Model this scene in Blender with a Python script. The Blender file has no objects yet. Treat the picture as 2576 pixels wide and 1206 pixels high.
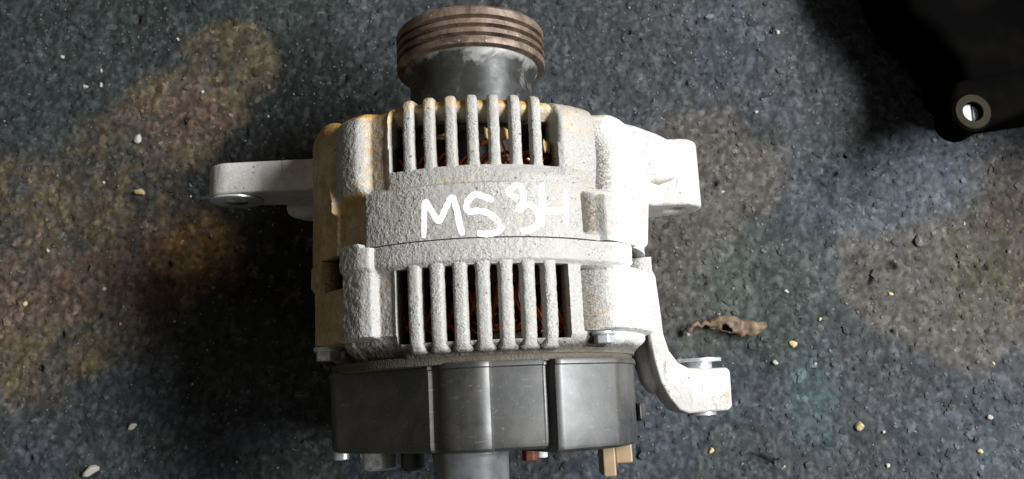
import bpy, bmesh, math, random
import numpy as np
from mathutils import Vector, Matrix

sc = bpy.context.scene
R = math.radians
# ------------------------------------------------------------------ camera
cam_d = bpy.data.cameras.new('camera')
cam = bpy.data.objects.new('camera', cam_d)
sc.collection.objects.link(cam)
cam.location = (0, 0, 0.393)
cam.rotation_euler = (R(11), 0, 0)
cam_d.sensor_width = 36.0
cam_d.lens = 36.0 * 2100 / 2576
cam_d.clip_start = 0.01
cam_d.clip_end = 50
cam_d.dof.use_dof = True
cam_d.dof.focus_distance = 0.292
cam_d.dof.aperture_fstop = 22.0
sc.camera = cam

# ------------------------------------------------------------------ world and light
w = bpy.data.worlds.new('World')
sc.world = w
w.use_nodes = True
bg = w.node_tree.nodes['Background']
bg.inputs[0].default_value = (1.0, 0.93, 0.82, 1)
bg.inputs[1].default_value = 0.105

ld = bpy.data.lights.new('doorway_light', 'AREA')
ld.shape = 'RECTANGLE'
ld.size = 0.8
ld.size_y = 0.22
ld.energy = 33
ld.color = (0.97, 0.985, 1.0)
lo = bpy.data.objects.new('doorway_light', ld)
sc.collection.objects.link(lo)
lo.location = (0.80, 0.19, 0.84)
_d = Vector((-0.02, 0.06, 0.03)) - lo.location
_q = _d.to_track_quat('-Z', 'Y')
# long side of the opening runs along the floor (world Y)
zax = -_d.normalized()
xax = Vector((0, 1, 0)); xax = (xax - zax * xax.dot(zax)).normalized()
yax = zax.cross(xax)
lo.rotation_euler = Matrix((xax, yax, zax)).transposed().to_euler()

sc.view_settings.view_transform = 'Standard'
sc.view_settings.look = 'None'
sc.view_settings.exposure = 0
sc.view_settings.gamma = 1
sc.cycles.use_denoising = True
sc.cycles.max_bounces = 6

# ------------------------------------------------------------------ helpers
ZH = 68.0                     # height of the alternator's axis above the ground, mm
MM = 0.001
rng = np.random.default_rng(7)
TAB = rng.random((256, 256))


def vnoise(X, Y, cell, seed=0):
    X = np.asarray(X, float) / cell + seed * 17.31
    Y = np.asarray(Y, float) / cell + seed * 9.77
    ix = np.floor(X).astype(int); iy = np.floor(Y).astype(int)
    fx = X - ix; fy = Y - iy
    fx = fx * fx * (3 - 2 * fx); fy = fy * fy * (3 - 2 * fy)
    a = TAB[ix % 256, iy % 256]; b = TAB[(ix + 1) % 256, iy % 256]
    c = TAB[ix % 256, (iy + 1) % 256]; d = TAB[(ix + 1) % 256, (iy + 1) % 256]
    return (a * (1 - fx) + b * fx) * (1 - fy) + (c * (1 - fx) + d * fx) * fy


def fbm(X, Y, cell, oct=4, seed=0, gain=0.5):
    t = 0; a = 1; s = 0
    for k in range(oct):
        t = t + a * vnoise(X, Y, cell / 2 ** k, seed + k * 3)
        s += a; a *= gain
    return t / s


def sst(v, a, b):
    t = np.clip((np.asarray(v, float) - a) / (b - a), 0, 1)
    return t * t * (3 - 2 * t)


def box(v, a, b, e):
    return sst(v, a - e / 2, a + e / 2) * (1 - sst(v, b - e / 2, b + e / 2))


def dome(v, a, b):
    t = np.clip((np.asarray(v, float) - a) / (b - a), 0, 1)
    return np.sqrt(np.clip(1 - (2 * t - 1) ** 2, 0, 1))


def tag(o, label=None, cat=None, group=None, kind=None):
    if label: o['label'] = label
    if cat: o['category'] = cat
    if group: o['group'] = group
    if kind: o['kind'] = kind
    return o


def link(me, name, mat, parent=None, smooth=True):
    if mat is not None:
        me.materials.append(mat)
    o = bpy.data.objects.new(name, me)
    sc.collection.objects.link(o)
    if parent is not None:
        o.parent = parent
    if smooth:
        me.polygons.foreach_set('use_smooth', [True] * len(me.polygons))
    me.update()
    return o


def raw(name, V, F, mat, parent=None, smooth=True, zoff=ZH):
    """V in millimetres"""
    V = np.array(V, float)
    V[:, 2] += zoff
    me = bpy.data.meshes.new(name)
    me.from_pydata((V * MM).tolist(), [], F if isinstance(F, list) else F.tolist())
    bm = bmesh.new(); bm.from_mesh(me)
    bmesh.ops.recalc_face_normals(bm, faces=bm.faces)
    bm.to_mesh(me); bm.free()
    return link(me, name, mat, parent, smooth)


def sharp(o, deg=35):
    me = o.data
    bm = bmesh.new(); bm.from_mesh(me)
    for e in bm.edges:
        if len(e.link_faces) == 2 and e.calc_face_angle(0) > R(deg):
            e.smooth = False
    bm.to_mesh(me); bm.free()
    return o


def bevel(o, wmm, seg=3, ang=35):
    m = o.modifiers.new('bevel', 'BEVEL')
    m.width = wmm * MM; m.segments = seg; m.limit_method = 'ANGLE'; m.angle_limit = R(ang)
    m.harden_normals = False
    return o


def lathe_data(prof, n=64, cx=0.0, cz=0.0):
    """prof: (y, r); revolved about an axis parallel to Y"""
    V = []; F = []
    m = len(prof)
    for (y, r) in prof:
        for k in range(n):
            a = 2 * math.pi * k / n
            V.append((cx + r * math.sin(a), y, cz + r * math.cos(a)))
    for i in range(m - 1):
        for k in range(n):
            k2 = (k + 1) % n
            F.append((i * n + k, i * n + k2, (i + 1) * n + k2, (i + 1) * n + k))
    return V, F


def lathe(name, prof, mat, parent, n=64, cx=0, cz=0, cap=True, zoff=ZH, ang=30):
    V, F = lathe_data(prof, n, cx, cz)
    if cap:
        m = len(prof)
        if prof[0][1] > 1e-6: F.append(tuple(range(n)))
        if prof[-1][1] > 1e-6: F.append(tuple((m - 1) * n + k for k in range(n)))
    o = raw(name, V, F, mat, parent, zoff=zoff)
    return sharp(o, ang)


def lathe_z(name, prof, mat, parent, n=48, cx=0, cy=0, cap=True):
    """prof: (z, r) about a vertical axis, world millimetres"""
    V, F = lathe_data(prof, n)
    V = [(cx + x, cy + z, y) for (x, y, z) in V]
    m = len(prof)
    if cap:
        F.append(tuple(range(n))); F.append(tuple((m - 1) * n + k for k in range(n)))
    return sharp(raw(name, V, F, mat, parent, zoff=0), 30)


def circ(cx, cy, r, n=28, a0=0, a1=360):
    full = abs(a1 - a0) >= 360
    m = n if full else n + 1
    return [(cx + r * math.cos(R(a0 + (a1 - a0) * k / n)), cy + r * math.sin(R(a0 + (a1 - a0) * k / n))) for k in range(m)]


def prism(name, outer, lo_, hi_, axis, mat, parent, holes=(), bev=0.0, zoff=ZH, seg=3, smooth=True):
    """outline extruded along 'Y' (outline in x,z) or 'Z' (outline in x,y)"""
    bm = bmesh.new()
    def P(p, t):
        if axis == 'Y': return Vector((p[0], t, p[1] + zoff)) * MM
        return Vector((p[0], p[1], t + zoff)) * MM
    for t in (lo_, hi_):
        edges = []
        for loop in [outer] + list(holes):
            vs = [bm.verts.new(P(p, t)) for p in loop]
            for i in range(len(vs)):
                edges.append(bm.edges.new((vs[i], vs[(i + 1) % len(vs)])))
        if not holes:
            bm.faces.new([e.verts[0] for e in edges])
        else:
            bmesh.ops.triangle_fill(bm, edges=edges, use_beauty=True)
    bm.verts.ensure_lookup_table()
    tot = sum(len(l) for l in [outer] + list(holes))
    off = 0
    for loop in [outer] + list(holes):
        n = len(loop)
        for i in range(n):
            a = off + i; b = off + (i + 1) % n
            bm.faces.new((bm.verts[a], bm.verts[b], bm.verts[tot + b], bm.verts[tot + a]))
        off += n
    bmesh.ops.recalc_face_normals(bm, faces=bm.faces)
    me = bpy.data.meshes.new(name); bm.to_mesh(me); bm.free()
    o = link(me, name, mat, parent, smooth=False)
    if bev:
        bevel(o, bev, seg)
        me.polygons.foreach_set('use_smooth', [True] * len(me.polygons))
        m = o.modifiers.new('wn', 'WEIGHTED_NORMAL'); m.keep_sharp = True
    return o


def tube_data(path, rad, n=8):
    V = []; F = []
    m = len(path)
    up = Vector((0.13, 0.2, 1)).normalized()
    for i, p in enumerate(path):
        p = Vector(p)
        a = Vector(path[max(i - 1, 0)]); b = Vector(path[min(i + 1, m - 1)])
        t = (b - a).normalized()
        s = t.cross(up)
        if s.length < 1e-4: s = Vector((1, 0, 0))
        s.normalize(); u = s.cross(t)
        r = rad[i] if hasattr(rad, '__len__') else rad
        for k in range(n):
            an = 2 * math.pi * k / n
            V.append(tuple(p + (s * math.cos(an) + u * math.sin(an)) * r))
    for i in range(m - 1):
        for k in range(n):
            k2 = (k + 1) % n
            F.append((i * n + k, i * n + k2, (i + 1) * n + k2, (i + 1) * n + k))
    F.append(tuple(range(n))); F.append(tuple((m - 1) * n + k for k in range(n)))
    return V, F


def merge(parts):
    V = []; F = []
    for v, f in parts:
        o = len(V); V += list(v); F += [tuple(i + o for i in q) for q in f]
    return V, F


# ------------------------------------------------------------------ materials
class NT:
    def __init__(s, name):
        s.m = bpy.data.materials.new(name); s.m.use_nodes = True
        s.t = s.m.node_tree; s.b = s.t.nodes['Principled BSDF']
        s.tc = s.t.nodes.new('ShaderNodeTexCoord')
    def n(s, typ, **kw):
        nd = s.t.nodes.new(typ)
        for k, v in kw.items(): setattr(nd, k, v)
        return nd
    def l(s, a, b): s.t.links.new(a, b)
    def noise(s, scale, detail=3, rough=0.55, vec=None, dist=0.0):
        nd = s.n('ShaderNodeTexNoise')
        nd.inputs['Scale'].default_value = scale; nd.inputs['Detail'].default_value = detail
        nd.inputs['Roughness'].default_value = rough; nd.inputs['Distortion'].default_value = dist
        s.l(vec or s.tc.outputs['Object'], nd.inputs['Vector'])
        return nd.outputs['Fac']
    def ramp(s, fac, stops):
        nd = s.n('ShaderNodeValToRGB')
        e = nd.color_ramp.elements
        while len(e) < len(stops): e.new(0.5)
        for i, (p, c) in enumerate(stops):
            e[i].position = p
            e[i].color = (c, c, c, 1) if not hasattr(c, '__len__') else (*c, 1)
        s.l(fac, nd.inputs[0])
        return nd.outputs[0]
    def mix(s, fac, a, b, blend='MIX'):
        nd = s.n('ShaderNodeMix', data_type='RGBA', blend_type=blend)
        for sock, v in ((nd.inputs[0], fac), (nd.inputs[6], a), (nd.inputs[7], b)):
            if hasattr(v, 'links'): s.l(v, sock)
            elif hasattr(v, '__len__'): sock.default_value = (*v, 1)
            else: sock.default_value = v
        return nd.outputs[2]
    def math(s, op, a, b=0.0, clamp=False):
        nd = s.n('ShaderNodeMath', operation=op, use_clamp=clamp)
        for sock, v in ((nd.inputs[0], a), (nd.inputs[1], b)):
            if hasattr(v, 'links'): s.l(v, sock)
            else: sock.default_value = v
        return nd.outputs[0]
    def attr(s, name):
        return s.n('ShaderNodeAttribute', attribute_name=name).outputs
    def set(s, **kw):
        for k, v in kw.items():
            sock = s.b.inputs[k]
            if hasattr(v, 'links'): s.l(v, sock)
            elif hasattr(v, '__len__') and len(v) == 3: sock.default_value = (*v, 1)
            else: sock.default_value = v
    def bump(s, h, dist, strength=1.0, prev=None):
        nd = s.n('ShaderNodeBump')
        nd.inputs['Distance'].default_value = dist; nd.inputs['Strength'].default_value = strength
        s.l(h, nd.inputs['Height'])
        if prev: s.l(prev, nd.inputs['Normal'])
        s.l(nd.outputs[0], s.b.inputs['Normal'])
        return nd.outputs[0]


def cast_material(name, attr=True, rough_grain=1.0, dirt0=0.12, c0=(0.235, 0.23, 0.217), c1=(0.455, 0.446, 0.425), metal=0.06):
    m = NT(name)
    fine = m.noise(1500, 3, 0.7)
    mid = m.noise(330, 3, 0.6)
    big = m.noise(60, 4, 0.6, dist=0.6)
    base = m.mix(m.ramp(fine, [(0.32, 0.0), (0.68, 1.0)]), c0, c1)
    zone = m.ramp(m.noise(85, 3, 0.6, dist=0.5), [(0.36, 0.15), (0.62, 1.0)])
    sm_ = tuple(0.5 * (a_ + b_) for a_, b_ in zip(c0, c1))
    base = m.mix(zone, sm_, base)
    base = m.mix(m.math('MULTIPLY', m.ramp(big, [(0.42, 0.0), (0.66, 1.0)]), 0.5), base, (0.33, 0.31, 0.265))
    tan = m.mix(m.ramp(m.noise(140, 5, 0.65, dist=0.8), [(0.30, 0.0), (0.72, 1.0)]), (0.30, 0.19, 0.065), (0.60, 0.49, 0.31))
    if attr:
        d = m.attr('dirt')[2]; g = m.attr('grime')[2]
        df = m.ramp(m.math('ADD', d, m.math('MULTIPLY', m.math('SUBTRACT', mid, 0.5), 0.9)), [(0.30, 0.0), (0.75, 1.0)])
        och = m.ramp(m.math('ADD', d, m.math('MULTIPLY', m.math('SUBTRACT', mid, 0.5), 0.5)), [(0.86, 0.0), (1.0, 1.0)])
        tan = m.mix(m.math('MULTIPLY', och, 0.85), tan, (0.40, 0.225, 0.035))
        lit_f = m.attr('clean')[2]
        base = m.mix(m.math('MULTIPLY', m.ramp(m.math('ADD', lit_f, m.math('MULTIPLY', m.math('SUBTRACT', mid, 0.5), 0.7)), [(0.3, 0.0), (0.8, 1.0)]), 0.75), base, (0.70, 0.695, 0.68))  # right flank painted paler, a highlight put into the colour
        col = m.mix(m.math('MULTIPLY', df, 0.92), base, tan)
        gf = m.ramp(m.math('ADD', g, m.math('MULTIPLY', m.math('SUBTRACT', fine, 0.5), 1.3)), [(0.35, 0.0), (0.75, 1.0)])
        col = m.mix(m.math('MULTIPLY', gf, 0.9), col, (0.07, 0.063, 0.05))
    else:
        df = m.ramp(m.math('ADD', mid, m.math('MULTIPLY', m.math('SUBTRACT', big, 0.5), 0.8)), [(0.62 - dirt0, 0.0), (0.85, 1.0)])
        col = m.mix(m.math('MULTIPLY', df, 0.55), base, tan)
    if not attr:
        mp = m.n('ShaderNodeMapping'); mp.inputs['Scale'].default_value = (1.0, 0.12, 1.0); mp.inputs['Rotation'].default_value = (0, 0, 0.5)
        m.l(m.tc.outputs['Object'], mp.inputs['Vector'])
        sc_ = m.ramp(m.noise(700, 2, 0.5, vec=mp.outputs[0], dist=0.4), [(0.30, 1.0), (0.36, 0.0)])
        col = m.mix(m.math('MULTIPLY', sc_, 0.5), col, (0.16, 0.15, 0.13))
        col = m.mix(m.math('MULTIPLY', m.ramp(m.noise(38, 4, 0.6), [(0.48, 0.0), (0.70, 1.0)]), 0.45), col, (0.27, 0.25, 0.21))
    # dark casting pits
    pit = m.ramp(m.noise(700, 2, 0.5, dist=0.3), [(0.27, 1.0), (0.33, 0.0)])
    col = m.mix(m.math('MULTIPLY', pit, 0.75), col, (0.06, 0.05, 0.04))
    m.set(**{'Base Color': col, 'Metallic': metal, 'Roughness': 0.52, 'Specular IOR Level': 0.09})
    h = m.math('ADD', m.math('MULTIPLY', m.noise(1500, 1, 0.5), 0.7), m.math('MULTIPLY', m.noise(800, 1, 0.5), 0.6))
    h = m.math('MULTIPLY', h, m.math('ADD', m.math('MULTIPLY', zone, 0.65), 0.35))
    m.bump(h, 0.0005 * rough_grain, 0.9)
    return m.m


M = {}
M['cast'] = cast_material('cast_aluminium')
M['lug'] = cast_material('lug_aluminium', attr=False, rough_grain=0.3, dirt0=0.03, c0=(0.46, 0.455, 0.445), c1=(0.70, 0.695, 0.68), metal=0.15)

m = NT('zinc_steel')
c = m.mix(m.ramp(m.noise(500, 4, 0.6), [(0.35, 0.0), (0.7, 1.0)]), (0.50, 0.53, 0.55), (0.72, 0.74, 0.75))
c = m.mix(m.ramp(m.noise(240, 3, 0.6), [(0.58, 0.0), (0.75, 1.0)]), c, (0.22, 0.19, 0.15))
m.set(**{'Base Color': c, 'Metallic': 0.55, 'Roughness': 0.38}); m.bump(m.noise(600, 2), 0.00004, 0.6)
M['zinc'] = m.m

m = NT('black_plastic')
sm = m.ramp(m.noise(45, 5, 0.6, dist=1.2), [(0.40, 0.0), (0.72, 1.0)])
c = m.mix(m.math('MULTIPLY', sm, 0.6), (0.014, 0.015, 0.016), (0.065, 0.064, 0.060))
c = m.mix(m.math('MULTIPLY', m.ramp(m.noise(28, 6, 0.68, dist=1.5), [(0.46, 0.0), (0.64, 1.0)]), 0.22), c, (0.14, 0.128, 0.108))
mp = m.n('ShaderNodeMapping'); mp.inputs['Scale'].default_value = (0.1, 1.0, 0.5); mp.inputs['Rotation'].default_value = (0.2, 0, 0.6)
m.l(m.tc.outputs['Object'], mp.inputs['Vector'])
c = m.mix(m.math('MULTIPLY', m.ramp(m.noise(900, 2, 0.5, vec=mp.outputs[0]), [(0.66, 0.0), (0.72, 1.0)]), 0.16), c, (0.24, 0.23, 0.21))
sp = m.ramp(m.noise(1100, 2, 0.5), [(0.67, 0.0), (0.74, 1.0)])
c = m.mix(m.math('MULTIPLY', sp, 0.28), c, (0.30, 0.28, 0.25))
m.set(**{'Base Color': c, 'Roughness': m.ramp(m.noise(80, 4), [(0.3, 0.40), (0.7, 0.56)]), 'Specular IOR Level': 1.0})
m.bump(m.math('ADD', m.noise(900, 1), m.math('MULTIPLY', m.noise(150, 2), 3.0)), 0.00002, 0.7)
M['plastic'] = m.m

m = NT('grey_plastic')
c = m.mix(m.ramp(m.noise(90, 4), [(0.35, 0.0), (0.7, 1.0)]), (0.06, 0.062, 0.065), (0.15, 0.15, 0.15))
m.set(**{'Base Color': c, 'Roughness': 0.34, 'Specular IOR Level': 0.6}); m.bump(m.noise(500, 2), 0.00004, 0.5)
M['greyplastic'] = m.m

m = NT('pulley_steel')
ru = m.ramp(m.noise(130, 5, 0.65, dist=0.6), [(0.35, 0.0), (0.68, 1.0)])
c = m.mix(ru, (0.075, 0.050, 0.036), (0.255, 0.19, 0.145))
c = m.mix(m.ramp(m.noise(900, 3, 0.6), [(0.66, 0.0), (0.74, 1.0)]), c, (0.60, 0.57, 0.52))
m.set(**{'Base Color': c, 'Metallic': 0.35, 'Roughness': 0.5}); m.bump(m.noise(700, 2), 0.00006, 0.7)
M['pulley'] = m.m

m = NT('hub_steel')
pv = m.n('ShaderNodeSeparateXYZ'); m.l(m.tc.outputs['Object'], pv.inputs[0])
yg = m.n('ShaderNodeMapRange'); m.l(pv.outputs[1], yg.inputs[0])
yg.inputs[1].default_value = 0.1275; yg.inputs[2].default_value = 0.1330
oil = m.math('ADD', m.noise(75, 5, 0.62, dist=0.5), m.math('MULTIPLY', yg.outputs[0], -0.30))
of = m.ramp(oil, [(0.22, 0.0), (0.38, 1.0)])
c = m.mix(of, (0.26, 0.255, 0.24), (0.026, 0.026, 0.025))
c = m.mix(m.math('MULTIPLY', m.ramp(m.noise(200, 5), [(0.5, 0.0), (0.7, 1.0)]), 0.4), c, (0.085, 0.088, 0.085))
m.set(**{'Base Color': c, 'Metallic': 0.2, 'Roughness': m.ramp(m.noise(160, 4), [(0.3, 0.32), (0.7, 0.55)])})
m.bump(m.noise(300, 2), 0.00009, 0.6)
M['hub'] = m.m

m = NT('copper_wire')
c = m.mix(m.noise(300, 3), (0.24, 0.045, 0.018), (0.50, 0.14, 0.055))
m.set(**{'Base Color': c, 'Metallic': 0.7, 'Roughness': 0.28}); M['copper'] = m.m
m = NT('insulation_paper')
c = m.mix(m.noise(400, 4), (0.34, 0.22, 0.07), (0.62, 0.45, 0.17))
m.set(**{'Base Color': c, 'Roughness': 0.7}); m.bump(m.noise(400, 2), 0.0002, 0.8); M['paper'] = m.m
m = NT('lamination_steel')
c = m.mix(m.noise(200, 4), (0.02, 0.018, 0.015), (0.07, 0.06, 0.05))
m.set(**{'Base Color': c, 'Metallic': 0.3, 'Roughness': 0.6}); M['lam'] = m.m
m = NT('white_paint')
c = m.mix(m.noise(700, 3), (0.86, 0.86, 0.85), (0.93, 0.93, 0.92))
m.set(**{'Base Color': c, 'Roughness': 0.6}); m.bump(m.noise(620, 1), 0.0001, 0.6); M['paint'] = m.m
m = NT('rusty_copper')
c = m.mix(m.noise(700, 4), (0.10, 0.028, 0.018), (0.32, 0.12, 0.07))
m.set(**{'Base Color': c, 'Roughness': 0.6, 'Metallic': 0.3}); m.bump(m.noise(600, 2), 0.0002, 0.8); M['rust'] = m.m
m = NT('tan_plastic')
c = m.mix(m.noise(150, 4), (0.20, 0.135, 0.07), (0.34, 0.25, 0.15))
m.set(**{'Base Color': c, 'Roughness': 0.45}); M['tan'] = m.m
m = NT('oily_black_metal')
c = m.mix(m.ramp(m.noise(50, 4), [(0.45, 0.0), (0.75, 1.0)]), (0.0012, 0.0012, 0.0012), (0.0035, 0.003, 0.002))
m.set(**{'Base Color': c, 'Roughness': 0.95, 'Specular IOR Level': 0.02}); m.bump(m.noise(400, 2), 0.0001, 0.5); M['black'] = m.m
m = NT('olive_metal')
c = m.mix(m.noise(300, 4), (0.010, 0.009, 0.0045), (0.022, 0.019, 0.009))
m.set(**{'Base Color': c, 'Roughness': 0.7, 'Specular IOR Level': 0.1}); m.bump(m.noise(500, 2), 0.00008, 0.5); M['olive'] = m.m
m = NT('dull_steel')
c = m.mix(m.noise(400, 4), (0.20, 0.22, 0.24), (0.42, 0.45, 0.48))
m.set(**{'Base Color': c, 'Roughness': 0.5}); M['dullsteel'] = m.m
m = NT('dry_leaf')
c = m.mix(m.ramp(m.noise(260, 5, 0.6, dist=0.5), [(0.3, 0.0), (0.7, 1.0)]), (0.050, 0.030, 0.018), (0.21, 0.15, 0.095))
m.set(**{'Base Color': c, 'Roughness': 0.75}); m.bump(m.noise(400, 2), 0.0003, 0.8); M['leaf'] = m.m
m = NT('pale_stone')
c = m.mix(m.noise(500, 4), (0.26, 0.245, 0.205), (0.50, 0.475, 0.415))
m.set(**{'Base Color': c, 'Roughness': 0.6}); m.bump(m.noise(600, 2), 0.0001, 0.6); M['stone'] = m.m
m = NT('yellow_stone')
c = m.mix(m.noise(500, 4), (0.34, 0.26, 0.11), (0.55, 0.46, 0.26))
m.set(**{'Base Color': c, 'Roughness': 0.55}); M['ystone'] = m.m
m = NT('grit')
c = m.mix(m.n('ShaderNodeObjectInfo').outputs['Random'], (0.2, 0.2, 0.2), (0.2, 0.2, 0.2))
gv = m.ramp(m.noise(90, 1), [(0.35, (0.075, 0.082, 0.085)), (0.58, (0.09, 0.09, 0.088)), (0.76, (0.22, 0.215, 0.20))])
m.set(**{'Base Color': gv, 'Roughness': 0.5}); M['grit'] = m.m

m = NT('ground')
a = m.attr('tint')[0]
fn = m.noise(420, 4, 0.65)
fn2 = m.noise(160, 4, 0.6)
c = m.mix(1.0, a, m.ramp(fn, [(0.25, 0.60), (0.75, 1.45)]), 'MULTIPLY')
c = m.mix(m.math('MULTIPLY', m.ramp(fn2, [(0.60, 0.0), (0.72, 1.0)]), 0.35), c, (0.14, 0.14, 0.14))
m.set(**{'Base Color': c, 'Roughness': m.ramp(m.noise(120, 3), [(0.3, 0.62), (0.7, 0.9)]), 'Specular IOR Level': 0.25})
m.bump(m.math('ADD', m.noise(700, 1), m.math('MULTIPLY', m.noise(330, 2), 1.6)), 0.00022, 0.8)
M['ground'] = m.m

# ------------------------------------------------------------------ ground
def axis_coords(a, b, step, ext):
    core = np.arange(a, b + step * 0.5, step)
    outs = []
    d = step; p = core[-1]
    hi = []
    while p < ext:
        d *= 1.35; p += d; hi.append(p)
    lo2 = []; d = step; p = core[0]
    while p > -ext:
        d *= 1.35; p -= d; lo2.append(p)
    return np.array(lo2[::-1] + list(core) + hi)


gx = axis_coords(-310, 320, 0.82, 2500)
gy = axis_coords(-80, 255, 0.82, 2500)
GX, GY = np.meshgrid(gx, gy)
near = np.exp(-np.clip(np.maximum(np.abs(GX) - 330, np.abs(GY - 85) - 180), 0, None) / 120)


def stones(X, Y, cell, seed):
    """distance to the nearest jittered stone centre and that stone's random number"""
    u = X / cell + seed * 5.3; v = Y / cell + seed * 3.1
    iu = np.floor(u).astype(int); iv_ = np.floor(v).astype(int)
    best = np.full(u.shape, 9.0); rid = np.zeros(u.shape)
    for a in (-1, 0, 1):
        for b in (-1, 0, 1):
            ci = iu + a; cj = iv_ + b
            jx = TAB[ci % 256, cj % 256]; jy = TAB[(ci * 7 + 13) % 256, (cj * 3 + 71) % 256]; rr_ = TAB[(ci * 5 + 29) % 256, (cj * 11 + 3) % 256]
            ex = u - (ci + 0.15 + 0.7 * jx); ey = v - (cj + 0.15 + 0.7 * jy)
            an = rr_ * 6.28
            e1 = ex * np.cos(an) + ey * np.sin(an); e2 = -ex * np.sin(an) + ey * np.cos(an)
            d = np.maximum(np.abs(e1) * 0.8 + np.abs(e2) * 0.35, np.abs(e2) * 1.15)
            m_ = d < best
            best = np.where(m_, d, best); rid = np.where(m_, rr_, rid)
    return best, rid


def warp(X, Y):
    a = X + 4.5 * (vnoise(X, Y, 9, 31) - .5) + 1.8 * (vnoise(X, Y, 2.6, 35) - .5)
    b = Y + 4.5 * (vnoise(X, Y, 9, 32) - .5) + 1.8 * (vnoise(X, Y, 2.6, 36) - .5)
    return a, b


def ground_h(X, Y):
    wx, wy = warp(X, Y)
    h = 2.0 * (fbm(X, Y, 60, 2, 1) - .5)
    h = h + 1.1 * (vnoise(wx, wy, 9, 5) - .5)
    g = vnoise(wx, wy, 4.2, 8)
    h = h + 0.5 * (np.abs(g - 0.5) * -1 + 0.25)
    for cell, amp, sd in ((5.2, 0.42, 1), (2.9, 0.30, 2)):
        d, rid = stones(wx, wy, cell, sd)
        h = h + amp * (1 - sst(d, 0.18, 0.55)) * (0.25 + rid) - amp * 0.35
    h = h + 0.45 * (vnoise(wx, wy, 2.0, 11) - .5)
    pit = sst(vnoise(wx, wy, 8.0, 21), 0.92, 0.985)
    return h - 1.8 * pit - 1.0, pit


GH, GP = ground_h(GX, GY)
GH = GH * near
V = np.stack([GX, GY, GH], -1).reshape(-1, 3) * MM
nr, nc = GX.shape
idx = np.arange(nr * nc).reshape(nr, nc)
Fq = np.stack([idx[:-1, :-1], idx[:-1, 1:], idx[1:, 1:], idx[1:, :-1]], -1).reshape(-1, 4)
me = bpy.data.meshes.new('ground')
me.vertices.add(len(V)); me.vertices.foreach_set('co', V.ravel())
me.loops.add(Fq.size); me.loops.foreach_set('vertex_index', Fq.ravel().astype(np.int32))
me.polygons.add(len(Fq)); me.polygons.foreach_set('loop_start', np.arange(0, Fq.size, 4, dtype=np.int32))
me.update(calc_edges=True)


def blob(x, y, rx, ry, ang=0, soft=0.35, seed=0, wob=0.5):
    ca, sa = math.cos(R(ang)), math.sin(R(ang))
    dx = GX - x; dy = GY - y
    u = (dx * ca + dy * sa) / rx; v = (-dx * sa + dy * ca) / ry
    d = np.sqrt(u * u + v * v) + wob * (fbm(GX, GY, 28, 5, 40 + seed, 0.62) - .5) * 2.2
    return 1 - sst(d, 1 - soft, 1 + soft)


base = np.array([0.045, 0.050, 0.055])
tint = np.ones((nr, nc, 3)) * base


def lay(mask, col, k=1.0):
    global tint
    tint = tint * (1 - mask[..., None] * k) + np.array(col) * mask[..., None] * k


gm = sst(fbm(GX, GY, 70, 4, 60), 0.50, 0.62)
lay(gm, (0.036, 0.047, 0.043), 0.8)
bm_ = sst(fbm(GX, GY, 50, 4, 70), 0.56, 0.66)
lay(bm_, (0.042, 0.050, 0.064), 0.8)
# oily darker and greenish corner, upper left; alternator's shadow painted darker below
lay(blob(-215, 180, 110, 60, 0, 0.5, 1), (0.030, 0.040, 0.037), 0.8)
lay(blob(-105, 110, 50, 60, 0, 0.5, 2), (0.014, 0.016, 0.014), 0.9)  # upper part of the cast shadow deepened in the ground colour
lay(blob(-108, 55, 58, 60, 0, 0.5, 22), (0.0085, 0.008, 0.006), 0.95)  # dark patch painted under the alternator's shadow to blacken it
# rusty brown stain on the left
BL = np.maximum.reduce([blob(-222, 72, 62, 50, 0, 0.18, 3), blob(-176, 128, 62, 26, 42, 0.18, 4),
                        blob(-138, 168, 22, 20, 0, 0.2, 5), blob(-196, 42, 58, 26, 18, 0.18, 6), blob(-255, 60, 60, 60, 0, 0.3, 7)])
BL = BL * (0.35 + 0.65 * sst(fbm(GX, GY, 16, 5, 120, 0.65), 0.36, 0.54))
lay(BL, (0.105, 0.082, 0.046), 0.95)
lay(BL * sst(fbm(GX, GY, 40, 4, 80), 0.50, 0.66), (0.105, 0.068, 0.050), 0.8)
lay(blob(-152, 68, 20, 18, 0, 0.5, 8), (0.17, 0.095, 0.030), 0.85)
lay(blob(-155, 63, 6, 4, 30, 0.6, 9), (0.30, 0.21, 0.08), 0.7)
# brown earth patches on the right
BR = np.maximum.reduce([blob(100, 108, 38, 30, -35, 0.15, 10), blob(86, 66, 26, 34, 0, 0.35, 11),
                        blob(195, 62, 40, 46, 20, 0.15, 12), blob(238, 74, 34, 44, 0, 0.18, 13)])
lay(BR, (0.084, 0.074, 0.062), 0.9)
lay(blob(240, 66, 22, 30, 0, 0.5, 14), (0.070, 0.050, 0.030), 0.85)
lay(blob(222, 55, 16, 26, 0, 0.5, 15), (0.062, 0.060, 0.036), 0.7)
lay(blob(118, 54, 36, 26, 0, 0.5, 16), (0.046, 0.060, 0.052), 0.8)
lay(blob(142, 1, 14, 20, 0, 0.5, 17), (0.050, 0.086, 0.088), 0.8)
lay(blob(188, 106, 40, 24, 15, 0.4, 18), (0.056, 0.072, 0.092), 0.85)
lay(blob(-126, -2, 34, 20, 0, 0.5, 19), (0.034, 0.038, 0.054), 0.8)
lay(blob(222, -18, 40, 22, 0, 0.5, 20), (0.046, 0.060, 0.075), 0.7)
lay(blob(-130, 20, 60, 22, -15, 0.5, 21), (0.034, 0.044, 0.042), 0.7)
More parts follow.
